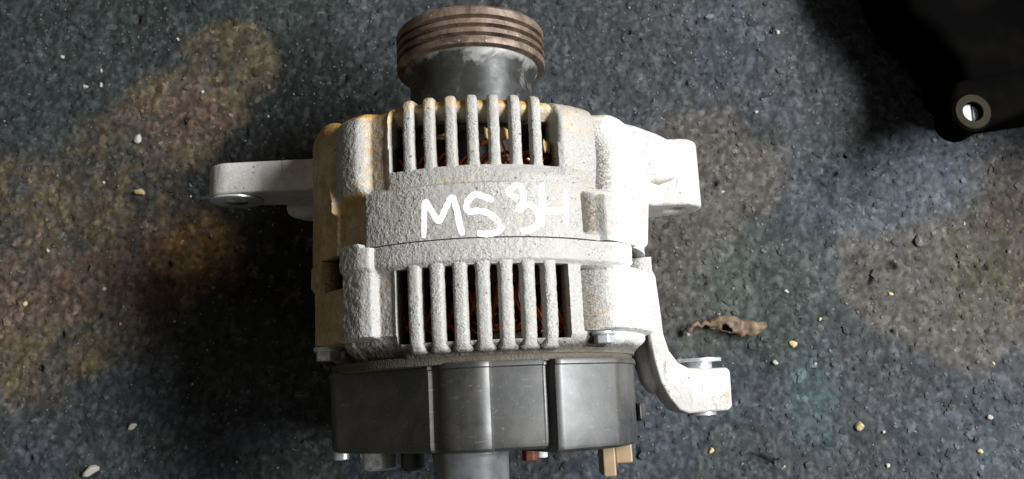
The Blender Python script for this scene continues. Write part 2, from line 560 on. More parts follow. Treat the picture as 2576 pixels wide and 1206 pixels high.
for cell, sd, k in ((5.2, 1, 0.40), (2.9, 2, 0.36)):
    wx_, wy_ = warp(GX, GY)
    d_, rid_ = stones(wx_, wy_, cell, sd)
    cov = 1 - sst(d_, 0.30, 0.55)
    tint = tint * (1 + k * cov * (rid_ * 1.7 - 0.55))[..., None]
    tint = tint * (0.80 + 0.2 * cov)[..., None]
# grains of paler stone bedded in the surface, darker pits
gr = sst(vnoise(GX, GY, 3.4, 90), 0.74, 0.90)
lay(gr, (0.088, 0.092, 0.094), 0.45)
lay(sst(vnoise(GX, GY, 2.1, 93), 0.93, 0.985), (0.26, 0.26, 0.24), 0.5)
lay(np.clip(GP, 0, 1), (0.012, 0.012, 0.012), 0.85)
lum = tint.mean(-1, keepdims=True)
tint = lum + (tint - lum) * 0.9
tint *= (0.50 + 0.42 * fbm(GX, GY, 22, 4, 95))[..., None]
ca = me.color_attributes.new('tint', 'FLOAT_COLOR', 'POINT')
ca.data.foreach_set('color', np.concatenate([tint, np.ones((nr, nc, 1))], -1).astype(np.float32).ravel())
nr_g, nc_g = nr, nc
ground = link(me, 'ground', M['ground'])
tag(ground, 'dark oil-stained gritty ground with rusty brown patches', 'ground', kind='structure')

# ------------------------------------------------------------------ alternator root
alt = bpy.data.objects.new('alternator', None)
sc.collection.objects.link(alt)
alt.location = (-0.0105, 0, 0)
alt.rotation_euler = (0, 0, R(2.7))
tag(alt, 'used silver cast aluminium car alternator marked in white paint, lying on dark ground', 'alternator')

# ---- housing shells as radius fields r(theta, y)
TH = np.concatenate([np.arange(-180, -92, 4.0), np.arange(-92, 92.01, 0.42), np.arange(96, 180.1, 4.0)])


def attrs(o, **kw):
    for k, v in kw.items():
        a = o.data.attributes.new(k, 'FLOAT', 'POINT')
        a.data.foreach_set('value', np.asarray(v, np.float32).ravel())


def shell(name, T, Y, Rr, Ri, Yi, keep, dirt, grime, parent):
    def pts(r, y):
        return np.stack([r * np.sin(np.radians(T)), y, r * np.cos(np.radians(T)) + ZH], -1).reshape(-1, 3)
    V = np.concatenate([pts(Rr, Y), pts(Ri, Yi)]) * MM
    nr, nc = T.shape
    N = nr * nc
    idx = np.arange(N).reshape(nr, nc)
    Fq = np.stack([idx[:-1, :-1], idx[1:, :-1], idx[1:, 1:], idx[:-1, 1:]], -1)
    Fq = Fq[keep[:-1, :-1] & keep[1:, 1:] & keep[1:, :-1] & keep[:-1, 1:]].reshape(-1, 4)
    E = np.concatenate([Fq[:, [0, 1]], Fq[:, [1, 2]], Fq[:, [2, 3]], Fq[:, [3, 0]]])
    key = np.sort(E, 1)
    key = key[:, 0].astype(np.int64) * (N + 1) + key[:, 1]
    _, inv, cnt = np.unique(key, return_inverse=True, return_counts=True)
    bd = E[cnt[inv] == 1]
    wall = np.stack([bd[:, 1], bd[:, 0], bd[:, 0] + N, bd[:, 1] + N], -1)
    allF = np.concatenate([Fq, Fq[:, ::-1] + N, wall])
    me = bpy.data.meshes.new(name)
    me.from_pydata(V.tolist(), [], allF.tolist())
    me.update()
    p = me.polygons[len(Fq) // 2]
    if p.normal.dot(p.center - Vector((0, p.center.y, ZH * MM))) < 0:
        me.flip_normals()
    o = link(me, name, M['cast'], parent)
    attrs(o, dirt=np.concatenate([dirt.ravel()] * 2), grime=np.concatenate([grime.ravel(), np.full(N, 1.0)]))  # inner walls painted dark so the openings read as shaded
    attrs(o, clean=np.concatenate([(0.85 * sst(T, 36, 56)).ravel()] * 2))  # paler towards the light-facing side, brightness painted into the metal
    return sharp(o, 50)


# front housing
yf0 = 51.6
rows = np.concatenate([np.linspace(0, 1, 118), np.linspace(1.0, 2.0, 26)[1:], np.linspace(2, 3, 8)[1:]])
T, Tt = np.meshgrid(TH, rows)
yfront = 100.0 + 4.5 * (1 - sst(T, -62, -50)) + 1.0 * sst(T, 50, 58)
rnd = 3.0 + 3.6 * (1 - box(T, -25.6, 28.6, 3.0))
Y = np.where(Tt <= 1, yf0 + (yfront - rnd - yf0) * np.clip(Tt, 0, 1), 0)
aa = np.clip(Tt - 1, 0, 1) * np.pi / 2
Y = np.where(Tt > 1, yfront - rnd + rnd * np.sin(aa), Y)
Rr = np.full_like(T, 62.0)
S_ = T * 1.1
win = box(T, -25.6, 28.6, 1.0)
pad = box(T, -34.2, 60, 0.7) * (1 - sst(Y, 69.4, 70.4))
Rr += 1.9 * pad
Rr += 1.8 * sst(T, 2, 18) * sst(Y, 69.4, 70.4) * (1 - sst(Y, 72, 77)) * (1 - sst(T, 34, 42))
pil = box(T, -46.8, -34.6, 4.0) * dome(T, -51.5, -31) * sst(Y, 67.5, 75.0)
Rr += 3.6 * pil
Rr += 1.6 * (1 - sst(T, -49, -46)) * (1 - 0.6 * box(T, -58, -49, 4) * box(Y, 52, 72, 5))
Rr -= 0.9 * box(T, -34.0, -26.6, 1.6) * sst(Y, 70.2, 71.4)
rp = box(T, 28.6, 44.0, 3.5) * dome(T, 24.0, 50) * sst(Y, 66, 80)
Rr += 2.2 * rp
Rr -= 3.4 * sst(T, 43.0, 45.0) * np.clip(1 - (T - 45.0) / 8.5, 0, 1) ** 1.4 * sst(Y, 70.2, 71.2)
Rr += 3.4 * sst(T, 46.0, 55.0) * sst(Y, 66, 70)
Rr -= 4.2 * sst(T, 35.0, 36.8) * np.clip(1 - (T - 36.8) / 6.5, 0, 1) ** 1.3 * box(Y, 54.0, 67.3, 1.6)
Rr += 2.6 * sst(T, 41.5, 43.5) * (1 - sst(Y, 67.2, 68.2))
# casting flash line down the left flank
Rr += 1.9 * box(T, -49.9 + (72 - Y) * 0.06, -48.5 + (72 - Y) * 0.06, 0.9) * box(Y, 66, 77.5, 1.5)
Rr += 1.4 * sst(np.abs(T), 110, 130)
# recessed front ring behind the vent bars, hidden ring edge
Rr -= 5.4 * win * sst(Y, 84, 87) * (1 - 0.62 * sst(Y, 92.5, 97.2))
Rr -= 2.2 * box(T, 30.0, 52.0, 3) * sst(Y, 97.0, 99.5) * 0
bodyR = Rr.copy()
Rr = np.where(Tt > 1, Rr - rnd * (1 - np.cos(aa)), Rr)
fr = np.clip(Tt - 2, 0, 1)
Rr = np.where(Tt > 2, Rr * (1 - fr) + 27 * fr, Rr)
Y = np.where(Tt > 2, yfront - 3.0 * np.sin(fr * np.pi * .5), Y)
Ri = Rr - 4.5 * (1 - 0.3 * np.clip(Tt - 2, 0, 1)); Yi = Y - 4.5 * sst(Tt, 1.0, 2.0)
rough = 0.22 * (vnoise(S_, Y, 0.9, 3) - .5) + 0.08 * (vnoise(S_, Y, 2.2, 4) - .5) + 0.25 * (fbm(S_, Y, 9, 2, 6) - .5)
Rr += rough
dirt = 0.14 + 0.12 * sst(fbm(S_, Y, 16, 4, 45), 0.5, 0.7) + 0 * T
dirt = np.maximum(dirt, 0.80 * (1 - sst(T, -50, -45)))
dirt = np.maximum(dirt, 0.85 * (1 - sst(T, -36.5, -34.3)) * (1 - sst(Y, 67, 73)))
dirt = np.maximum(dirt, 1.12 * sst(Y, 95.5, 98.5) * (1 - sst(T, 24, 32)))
dirt = np.maximum(dirt, 0.95 * box(T, -47, -34, 3) * box(Y, 66.5, 71.5, 2))
dirt = np.maximum(dirt, 0.8 * box(T, -33, -20, 4) * sst(Y, 90, 96))
dirt = np.maximum(dirt, 0.60 * box(T, -35, -26, 3) * sst(Y, 70, 74))
dirt = np.maximum(dirt, 0.62 * win * sst(Y, 92, 95))
dirt = np.maximum(dirt, 0.66 * sst(Tt, 1.2, 1.8) * sst(T, 28, 32) * (1 - sst(T, 50, 56)))
dirt = np.maximum(dirt, 0.40 * box(T, 28, 44, 6) * sst(Y, 80, 90))
dirt = np.maximum(dirt, 0.34 * box(T, 44, 52, 2) * sst(Y, 70, 71))
dirt = np.maximum(dirt, 0.42 * box(T, -46, -34, 3) * box(Y, 69, 76, 4))
dirt = np.maximum(dirt, 0.36 * box(Y, 69.8, 73, 1.5) * (1 - sst(T, 2, 18)))
dirt = np.maximum(dirt, 0.40 * box(T, 35, 42, 2) * box(Y, 54, 67, 2))
grime = 0.30 * box(Y, 69.8, 75, 1.5) * (1 - sst(T, 0, 16)) * sst(T, -34, -33)
grime = np.maximum(grime, 0.28 * box(T, -33, 30, 3) * box(Y, 74, 77, 1.5))
grime = grime + 0.95 * sst(T, 43.6, 45) * np.clip(1 - (T - 45) / 8.5, 0, 1) ** 0.6 * sst(Y, 70.5, 71.5) * (1 - 0.5 * sst(Y, 84, 98)) + 1.0 * sst(T, 35.4, 36.8) * np.clip(1 - (T - 36.8) / 7, 0, 1) ** 0.6 * box(Y, 54.5, 67, 1.5)  # tone darkest at each groove's left edge, fading to the right
grime = np.maximum(grime, 0.30 * box(T, -34, -26.6, 2) * sst(Y, 70, 72))
keep = ~((T > -25.4) & (T < 28.4) & (Y > 76.4) & (Y < 93.4) & (Tt <= 1.0))
keep &= (np.abs(T) <= 180)
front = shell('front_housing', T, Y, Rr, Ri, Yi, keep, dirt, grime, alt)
FR_T, FR_Y, FR_R = TH, None, None

# rear housing
ry0, ry1 = 14.6, 51.2
rows = np.linspace(0, 1, 92)
T, Tt = np.meshgrid(TH, rows)
Y = ry0 + (ry1 - ry0) * Tt
# the joint edge steps forward a little on the left pad
Y = Y + 1.6 * box(T, -42.4, -34, 1.0) * sst(Tt, 0.8, 1.0)
Rr = np.full_like(T, 62.3)
S_ = T * 1.1
Rr += 1.4 * sst(Y, 43.0, 44.8)
lp = box(T, -42.4, -31.0, 0.8)
Rr += 3.4 * lp * sst(Y, 21.2, 22.0) * (1 - 0.35 * sst(T, -35, -30.5))
Rr -= 0.9 * box(T, -31.0, -24.6, 1.6) * box(Y, 22, 43, 1.5)
Rr += 0.6 * (1 - sst(T, -44, -42.2))
Rr -= 2.2 * (1 - sst(T, -26, -23)) * (1 - sst(Y, 21.4, 22.3))
Rr -= 4.6 * (1 - sst(Y, 14.6, 20.6))
Rr -= 4.6 * sst(T, 34.4, 36.0) * np.clip(1 - (T - 36.0) / 12.5, 0, 1) ** 1.5 * box(Y, 21.6, 42.6, 1.4)
Rr += 3.2 * sst(T, 38, 50.0) * sst(Y, 21.5, 22.5)
Rr -= 8.0 * (1 - sst(T, -54, -48)) * sst(T, -95, -88) * (1 - sst(Y, 21.2, 22.0))
Rr -= 4.5 * box(T, 36.0, 46.8, 0.8) * box(Y, 16.6, 21.6, 0.7)
# openings at the joint where the through bolts show
Rr += 1.4 * sst(np.abs(T), 110, 130)
Ri = np.minimum(Rr, 62) - 4.5
rough = 0.24 * (vnoise(S_, Y, 0.9, 13) - .5) + 0.10 * (vnoise(S_, Y, 2.2, 14) - .5) + 0.25 * (fbm(S_, Y, 9, 2, 16) - .5)
rough *= 1 + 0.9 * (1 - sst(Y, 17, 21))
Rr += rough
dirt = 0.12 + 0.10 * sst(fbm(S_, Y, 16, 4, 44), 0.5, 0.7) + 0 * T
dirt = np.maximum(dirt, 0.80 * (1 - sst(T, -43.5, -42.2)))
dirt = np.maximum(dirt, 0.36 * box(T, 37, 46, 3) * box(Y, 20, 34, 8))
dirt = np.maximum(dirt, 0.34 * box(T, -31, -24.6, 1.6) * box(Y, 22, 43, 1.5))
dirt = np.where(Y < 21.8, np.minimum(dirt, 0.34), dirt)
grime = 1.35 * (1 - sst(Y, 15.6, 20.4)) * (0.45 + 0.75 * fbm(S_, Y, 12, 3, 33)) + 0 * T
grime = np.maximum(grime, 0.62 * (1 - sst(T, -28, -22)) * (1 - sst(Y, 18.5, 21.8)))
grime = np.maximum(grime, 0.88 * sst(T, 34.8, 36) * np.clip(1 - (T - 36.0) / 11.5, 0, 1) ** 0.7 * box(Y, 21.6, 42.6, 1.5))  # channel darkest at its left edge, fading across
grime = np.maximum(grime, 0.7 * box(T, 36, 46.8, 1) * box(Y, 16.6, 21.6, 0.7))
keep = ~((T > -24.3) & (T < 29.6) & (Y > 19.4) & (Y < 42.8))
keep &= ~((T > -58.0) & (T < -42.9) & (Y > 40.2)) & ~((T > 55.0) & (T < 80) & (Y > 43.8))
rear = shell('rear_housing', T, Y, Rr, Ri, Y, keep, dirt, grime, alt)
# the neck of the rear housing inside the cover
neck = lathe('housing_neck', [(15.0, 30), (15.0, 57.2), (12.2, 56.6), (11.8, 54)], M['cast'], alt, n=128)
attrs(neck, dirt=[0.5] * len(neck.data.vertices), grime=[1.0] * len(neck.data.vertices))  # whole neck painted dark to stand for the shaded gap


# ---- vent bars
def vent_bar(theta, path, w0, depth, flare0, flare1, dirtf, seed, grimef=lambda y: 0.0):
    n = 9
    V = []; F = []; D = []; G = []
    L = [0]
    for i in range(1, len(path)):
        L.append(L[-1] + math.dist(path[i], path[i - 1]))
    tot = L[-1]
    rnd_ = random.Random(seed)
    th = R(theta)
    tx = Vector((math.cos(th), 0, -math.sin(th)))
    nr_ = Vector((math.sin(th), 0, math.cos(th)))
    ya = Vector((0, 1, 0))
    for i, (y, r) in enumerate(path):
        a = path[max(i - 1, 0)]; b = path[min(i + 1, len(path) - 1)]
        dy, dr = b[0] - a[0], b[1] - a[1]
        ln = math.hypot(dy, dr)
        nn = ya * (-dr / ln) + nr_ * (dy / ln)
        if dy < 0 and abs(dr) < 1e-6: nn = nr_
        if path[-1][0] < path[0][0]: nn = -nn if nn.dot(nr_) < 0 else nn
        w = w0
        s0 = L[i]; s1 = tot - L[i]
        for s, fl in ((s0, flare0), (s1, flare1)):
            if fl and s < fl:
                q = (fl - s) / fl
                w += 2 * fl * 0.55 * (1 - math.sqrt(max(0, 1 - q * q)))
        w *= 1 + 0.05 * (rnd_.random() - .5)
        c = nr_ * r + ya * y
        prof = [(-0.58, -depth), (-0.54, -depth * .45), (-0.50, -w0 * .24), (-0.40, -w0 * .04), (0, 0), (0.40, -w0 * .04), (0.50, -w0 * .24), (0.54, -depth * .45), (0.58, -depth)]
        for (pt, pn) in prof:
            j = (rnd_.random() - .5) * 0.30
            j2 = (rnd_.random() - .5) * 0.22
            V.append(tuple(c + tx * (pt * w + j2) + nn * (pn + j)))
            D.append(dirtf(y)); G.append(max(grimef(y), 0.36 if pn < -0.5 * depth else 0.0))
    for i in range(len(path) - 1):
        for k in range(n - 1):
            F.append((i * n + k, i * n + k + 1, (i + 1) * n + k + 1, (i + 1) * n + k))
        F.append((i * n + n - 1, i * n, (i + 1) * n, (i + 1) * n + n - 1))
    F.append(tuple(range(n))); F.append(tuple((len(path) - 1) * n + k for k in range(n)))
    o = raw('vent_bar', V, F, M['cast'], alt)
    sub = o.modifiers.new('sub', 'SUBSURF'); sub.levels = 1; sub.render_levels = 1
    attrs(o, dirt=D, grime=G)
    return o


def dense(path, step=0.8):
    out = [path[0]]
    for a, b in zip(path, path[1:]):
        n = max(1, int(math.dist(a, b) / step))
        for k in range(1, n + 1):
            out.append((a[0] + (b[0] - a[0]) * k / n, a[1] + (b[1] - a[1]) * k / n))
    return out


arc = [(98.2 + 2.9 * math.sin(R(q)), 59.6 + 2.9 * math.cos(R(q))) for q in (0, 22, 45, 68, 90)]
fpath = dense([(73.5, 61.3), (75.5, 62.2), (86, 62.6)] + arc + [(101.0, 55.0)])
for i, th in enumerate([-19.1, -12.2, -5.3, 1.5, 8.2, 15.0, 21.8]):
    vent_bar(th, fpath, 3.55, 4.6, 5.2, 0, (lambda y, i=i: 0.15 + (0.42 if y > 96 else 0.0) * (1.0 if i < 3 else 0.45)), 100 + i)
rpath = dense([(46.5, 62.4), (44.0, 63.4), (41, 63.6), (24, 63.3), (19.5, 63.0), (16.6, 62.0), (14.9, 60.6)])
for i, th in enumerate([-17.9, -10.9, -4.0, 2.8, 9.6, 16.4, 23.3]):
    vent_bar(th, rpath, 4.3, 5.6, 5.4, 4.0, lambda y: 0.10, 200 + i, (lambda y: 0.75 if y < 16.2 else (0.4 if y < 18 else 0.0)))

# ---- painted writing
front_eval_T = TH


def pad_r(th, y):
    r = 62.0 + 1.9 * float(box(th, -34.2, 60, 0.7) * (1 - sst(y, 69.4, 70.4)))
    r += 1.8 * float(sst(th, 2, 18) * sst(y, 69.4, 70.4) * (1 - sst(y, 72, 77)))
    return r


def stroke(pts, wid, seed):
    """flat brush stroke lying on the housing: pts are (theta, y)"""
    rnd_ = random.Random(seed)
    P = []
    n = len(pts)
    for i in range(n - 1):
        p0 = pts[max(i - 1, 0)]; p1 = pts[i]; p2 = pts[i + 1]; p3 = pts[min(i + 2, n - 1)]
        for k in range(8):
            t = k / 8
            P.append(tuple(0.5 * ((2 * p1[j]) + (-p0[j] + p2[j]) * t + (2 * p0[j] - 5 * p1[j] + 4 * p2[j] - p3[j]) * t * t + (-p0[j] + 3 * p1[j] - 3 * p2[j] + p3[j]) * t ** 3) for j in (0, 1)))
    P.append(pts[-1])
    k1 = 1.117
    P = [(a * k1, b) for a, b in P]
    parts = []
    V = []; F = []
    m = len(P)
    nw = 6
    for i in range(m):
        a = P[max(i - 1, 0)]; b = P[min(i + 1, m - 1)]
        dx, dy = b[0] - a[0], b[1] - a[1]; ln = math.hypot(dx, dy) or 1
        nx, ny = -dy / ln, dx / ln
        e = min(i, m - 1 - i)
        ww = wid * (1 if e > 3 else math.sqrt(1 - ((4 - e) / 4.6) ** 2)) * (1 + 0.26 * (rnd_.random() - .5))
        for k in range(nw + 1):
            t = (k / nw - .5) * ww
            s = P[i][0] + nx * t; y = P[i][1] + ny * t
            edge = 1 - abs(k / nw - .5) * 2
            th = s / k1
            r = pad_r(th, y) + 0.10 + 0.05 * min(1, edge * 2.5)
            V.append((r * math.sin(R(th)), y, r * math.cos(R(th))))
    for i in range(m - 1):
        for k in range(nw):
            q = i * (nw + 1) + k
            F.append((q, q + 1, q + nw + 2, q + nw + 1))
    return V, F


GL = {
    'painted_letter_m': [[(-14.0, 52.3), (-13.7, 58.1), (-13.3, 64.1), (-11.3, 60.9), (-9.2, 57.5), (-7.3, 61.3), (-5.2, 64.9), (-4.0, 60.8), (-3.2, 55.4), (-2.4, 52.3)]],
    'painted_letter_s': [[(6.7, 63.2), (4.1, 64.7), (1.3, 65.4), (-0.6, 63.5), (-1.2, 61.2), (-0.1, 59.9), (2.4, 60.1), (5.4, 58.9), (8.1, 56.0), (8.4, 53.9), (6.4, 52.6), (3.6, 52.4), (1.6, 52.9)]],
    'painted_digit_three': [[(14.0, 63.8), (12.6, 64.8), (11.2, 66.2), (12.5, 67.6), (14.1, 68.4), (15.3, 67.1), (15.6, 64.9), (15.4, 63.0), (14.4, 61.2), (13.8, 59.4)],
                            [(14.2, 59.5), (15.2, 61.2), (16.8, 62.1), (18.6, 61.1), (19.8, 58.8), (20.0, 56.4), (18.7, 54.6), (16.5, 53.6), (14.3, 52.9)]],
    'painted_letter_h': [[(21.6, 69.4), (21.4, 65.1), (21.0, 54.8)], [(29.4, 67.8), (29.1, 61.9), (28.8, 55.7)], [(21.1, 60.0), (24.8, 60.1), (28.9, 60.5)]],
}
for i, (nm, ss) in enumerate(GL.items()):
    Vv, Ff = merge([stroke(s, 2.05 if 'h' != nm[-1] else 2.1, 10 * i + j) for j, s in enumerate(ss)])
    raw(nm, Vv, Ff, M['paint'], front)

# ---- inside: stator, rotor, windings
lathe('stator_core', [(38, 44), (38, 55.0), (62, 55.0), (62, 44), (38, 44)], M['lam'], alt, n=96, cap=False)
lathe('rotor', [(8, 6), (12, 42), (40, 42.8), (66, 42.8), (94, 41), (97, 20), (97, 6)], M['lam'], alt, n=64)
rw = random.Random(5)
for end, y0, sgn, hgt in (('front', 61, 1, 22), ('rear', 39, -1, 18)):
    for k in range(11):
        thc = -36 + k * 7.2 + rw.uniform(-1, 1)
        parts = []
        for q in range(6):
            r0 = 47 + 1.5 * q * 0.9
            sp = 8.5 + rw.uniform(-1.5, 1.5)
            hh = hgt * (0.72 + 0.05 * q) + rw.uniform(-1.4, 1.4)
            pth = []
            for j in range(11):
                t = j / 10
                thj = thc + (t - .5) * 2 * sp
                y = y0 + sgn * hh * (math.sin(math.pi * t) ** 0.6)
                r = r0 + 1.4 * math.sin(math.pi * t) + rw.uniform(-.25, .25)
                pth.append((r * math.sin(R(thj)), y, r * math.cos(R(thj))))
            parts.append(tube_data(pth, 0.75, 6))
        raw('copper_coil', *merge(parts), M['copper'], alt)


strands = []
for k in range(9):
    t0 = 9.5 + rw.uniform(-1.5, 1.5); y0 = 86 + rw.uniform(-1, 1)
    pth = []
    for j in range(6):
        t = j / 5
        th = t0 + (3.5 if k < 5 else -9) * t + rw.uniform(-.35, .35)
        y = y0 - (9 if k < 5 else 1.5) * t + rw.uniform(-.4, .4)
        rr0 = 57.5 - 3.0 * t
        pth.append((rr0 * math.sin(R(th)), y, rr0 * math.cos(R(th))))
    strands.append(tube_data(pth, 0.42, 6))
raw('frayed_copper', *merge(strands), M['copper'], alt)


def curved_tab(name, th0, th1, y0, y1, r0, r1, thick, mat, seed):
    rn = random.Random(seed)
    V = []; F = []
    n, mm_ = 8, 5
    for lay_ in (0, 1):
        for j in range(mm_ + 1):
            for i in range(n + 1):
                th = th0 + (th1 - th0) * i / n; y = y0 + (y1 - y0) * j / mm_
                r = r0 + (r1 - r0) * j / mm_ - lay_ * thick + rn.uniform(-.2, .2)
                yy = y + (rn.uniform(-1, 1) * 0.8 if j in (0, mm_) else 0)
                V.append((r * math.sin(R(th)), yy, r * math.cos(R(th))))
    o = (n + 1) * (mm_ + 1)
    for j in range(mm_):
        for i in range(n):
            q = j * (n + 1) + i
            F.append((q, q + 1, q + n + 2, q + n + 1)); F.append((o + q, o + q + n + 1, o + q + n + 2, o + q + 1))
    loop = [i for i in range(n + 1)] + [j * (n + 1) + n for j in range(1, mm_ + 1)] + [mm_ * (n + 1) + i for i in range(n - 1, -1, -1)] + [j * (n + 1) for j in range(mm_ - 1, 0, -1)]
    for a, b in zip(loop, loop[1:] + loop[:1]):
        F.append((a, b, o + b, o + a))
    return raw(name, V, F, mat, alt)


curved_tab('insulation_tab', 5.6, 14.2, 87.0, 91.5, 55.0, 54.0, 0.8, M['paper'], 1)
curved_tab('insulation_tab', -17.5, -8.0, 88.5, 90.2, 54.0, 54.0, 0.6, M['paper'], 2)
curved_tab('insulation_tab', 26.2, 28.6, 83.0, 86.5, 57.5, 57.0, 0.6, M['paper'], 3)

# ---- mounting lugs
LM = M['lug']
# left lug: flat arm with an eye at its tip
out = circ(-96.5, -2.0, 10.4, 22, 86, 262) + [(-80, -15.5), (-66, -26), (-56, -30), (-52, 0), (-54, 9.0), (-70, 8.6)]
ll = prism('mounting_lug', out, 84.6, 97.2, 'Y', LM, alt, holes=[circ(-96.5, -2.0, 4.6, 20)], bev=1.1)
prism('lug_gusset', [(-82, -16), (-70, -14), (-56, -8), (-52, -36), (-66, -34), (-76, -26)], 79.5, 88.0, 'Y', LM, ll, bev=4.0, seg=4)
lathe('lug_boss', [(84.3, 4.7), (84.3, 10.2), (83.6, 10.2), (83.4, 9.6), (83.4, 4.7)], M['zinc'], ll, n=40, cx=-96.5, cz=-2.0, cap=False)
# right front lug: deep block with an eye
out = circ(79.5, -1.2, 10.2, 22, -95, 88) + [(70, 9.0), (56, 22), (52, 10), (52, -20), (66, -16)]
rl = prism('mounting_lug', out, 71.6, 98.6, 'Y', LM, alt, holes=[circ(79.5, -1.2, 4.4, 20)], bev=1.3)
prism('lug_web', [(55, 104.5), (60.0, 105.3), (64, 104), (72, 100.5), (78.0, 97.0), (80, 90), (79, 82), (72, 80.0), (66.3, 80.5), (60, 80)], -10, 11.5, 'Z', LM, rl, bev=2.2)
prism('lug_web', [(50, 60), (55, 53.0), (61, 53), (64.5, 55), (67.4, 84), (64, 100), (56, 100)], -12, 16, 'Z', LM, rl, bev=1.2)
# right rear lug: strap that runs down the flank and turns out into an eye
out = [(60, 43), (66.0, 47.5), (67.6, 44), (68.4, 30), (68.8, 22), (70.4, 15.5), (73.4, 11.0), (77, 8.9), (84, 8.4), (91.4, 8.4), (92.6, 7.0), (92.2, -6.0), (90.6, -7.4), (84, -7.6), (76, -7.9), (72.5, -6.6), (69, -2.0), (66.2, 4.0), (64.4, 12), (63.2, 22), (62.6, 34)]
rr = prism('mounting_lug', out, -16, 9.0, 'Z', LM, alt, bev=2.6, seg=4)
prism('lug_web', [(50, 21.5), (57.0, 19), (59.6, 12), (61.8, 4), (66.0, -1.5), (69, 4), (66, 14), (65, 26), (56, 28)], -14, -1.0, 'Z', LM, rr, bev=4.0, seg=4)
lathe('bushing', [(-8.8, 3.6), (-8.8, 5.0), (11.0, 5.0), (11.0, 8.6), (12.3, 8.6), (12.3, 3.6), (-8.8, 3.6)], M['zinc'], rr, n=36, cx=82.5, cz=2.0, cap=False)

# ---- bolts
def hexbolt(cx, cz, y0, y1, af, flange, mat=None, shank=None):
    mat = mat or M['zinc']
    o = lathe('bolt', [(y0, 1.0), (y0, flange), (y0 + (y1 - y0) * .18, flange), (y0 + (y1 - y0) * .3, flange * .93)] + ([] if shank is None else []), mat, alt, n=32, cx=cx, cz=cz)
    hx = [(cx + af / math.sqrt(3) * math.cos(R(60 * k + 12)), cz + af / math.sqrt(3) * math.sin(R(60 * k + 12))) for k in range(6)]
    prism('bolt_head', hx, min(y0 + (y1 - y0) * .25, y1), max(y0 + (y1 - y0) * .25, y1), 'Y', mat, o, bev=0.5)
    return o


hexbolt(-55.0, 21.0, 21.8, 17.0, 8.2, 5.3)
hexbolt(42.3, 43.4, 21.2, 17.2, 6.2, 4.2)
hexbolt(50.8, 33.0, 51.9, 46.2, 7.0, 4.2)
lathe('through_bolt', [(30, 3.4), (58, 3.4)], M['lam'], alt, n=24, cx=-38.5, cz=33.0)
lathe('through_bolt', [(41, 4.6), (45.5, 4.6), (46.5, 5.4), (52.5, 5.4)], M['lam'], alt, n=24, cx=-39.6, cz=33.4)

# ---- pulley
pr = [(133.0, 24)]
pr += [(132.8, 28.8), (133.2, 30.2), (134.4, 30.5)]
for yc in (136.6, 140.2, 143.8):
    pr += [(yc - 0.95, 30.4), (yc - 0.35, 28.2), (yc + 0.35, 28.2), (yc + 0.95, 30.4)]
pr += [(147.4, 30.5), (148.4, 30.0), (148.8, 29), (148.8, 10)]
pul = lathe('pulley', pr, M['pulley'], alt, n=128, ang=22)
hubp = [(104.0, 24.8), (118, 25.0), (126, 25.1), (129.5, 25.6), (132.0, 27.2), (133.4, 27.4)]
lathe('pulley_hub', hubp, M['hub'], pul, n=96, ang=40)
lathe('shaft', [(96, 9), (106, 9)], M['hub'], pul, n=32)

# ---- rear cover
cp = [(-180, 56.5), (-110, 57), (-72, 57.5), (-66, 57.6), (-17.2, 54.6), (-16.0, 54.0), (-14.6, 54.4), (-12.0, 56.0), (-8.5, 57.5), (-4.5, 58.5), (-0.5, 59.0), (2.0, 58.9), (3.6, 58.2), (4.6, 56.6),
      (20.6, 58.2), (21.4, 57.7), (21.9, 54.6), (24.4, 54.6), (25.0, 58.6), (26.2, 59.3), (48.5, 61.8), (52.0, 61.2), (66, 59.2), (75, 57.6), (110, 56.5), (179.9, 56.5)]
def cover_xy(r_off):
    P = []
    for (t0, r0), (t1, r1) in zip(cp, cp[1:]):
        x0, z0 = r0 * math.sin(R(t0)), r0 * math.cos(R(t0)); x1, z1 = r1 * math.sin(R(t1)), r1 * math.cos(R(t1))
        n = max(1, int(math.hypot(x1 - x0, z1 - z0) / 1.3))
        for k in range(n):
            t = k / n
            th = t0 + (t1 - t0) * t; r = r0 + (r1 - r0) * t
            xa, za = r * math.sin(R(th)), r * math.cos(R(th))
            xb, zb = x0 + (x1 - x0) * t, z0 + (z1 - z0) * t
            f = 1.0 if t0 == -66 else (0.0 if abs(t1 - t0) > 30 else 0.55)
            x, z = xa * (1 - f) + xb * f, za * (1 - f) + zb * f
            q = (math.hypot(x, z) + r_off) / math.hypot(x, z)
            P.append((x * q, z * q))
    return P
prof = [(11.4, -2.6), (12.6, -1.2), (12.6, 0.35), (11.9, 0.7), (10.9, 0.7), (10.5, 0.15), (8, 0), (0, -0.1), (-8, -0.2), (-13.4, -0.35), (-14.6, -0.7), (-15.4, -1.7), (-15.7, -4.0), (-15.7, -30)]
V = []; F = []
n = len(cover_xy(0))
for (y, ro) in prof:
    for (x, z) in cover_xy(ro):
        th = math.degrees(math.atan2(x, z))
        yy = y
        if y < -10: yy -= 1.5 * float(box(th, 24.5, 68, 1.5)) - 0.0
        V.append((x, yy, z))
for i in range(len(prof) - 1):
    for k in range(n):
        k2 = (k + 1) % n
        F.append((i * n + k, i * n + k2, (i + 1) * n + k2, (i + 1) * n + k))
F.append(tuple((len(prof) - 1) * n + k for k in range(n)))
cover = sharp(raw('rear_cover', V, F, M['plastic'], alt), 32)
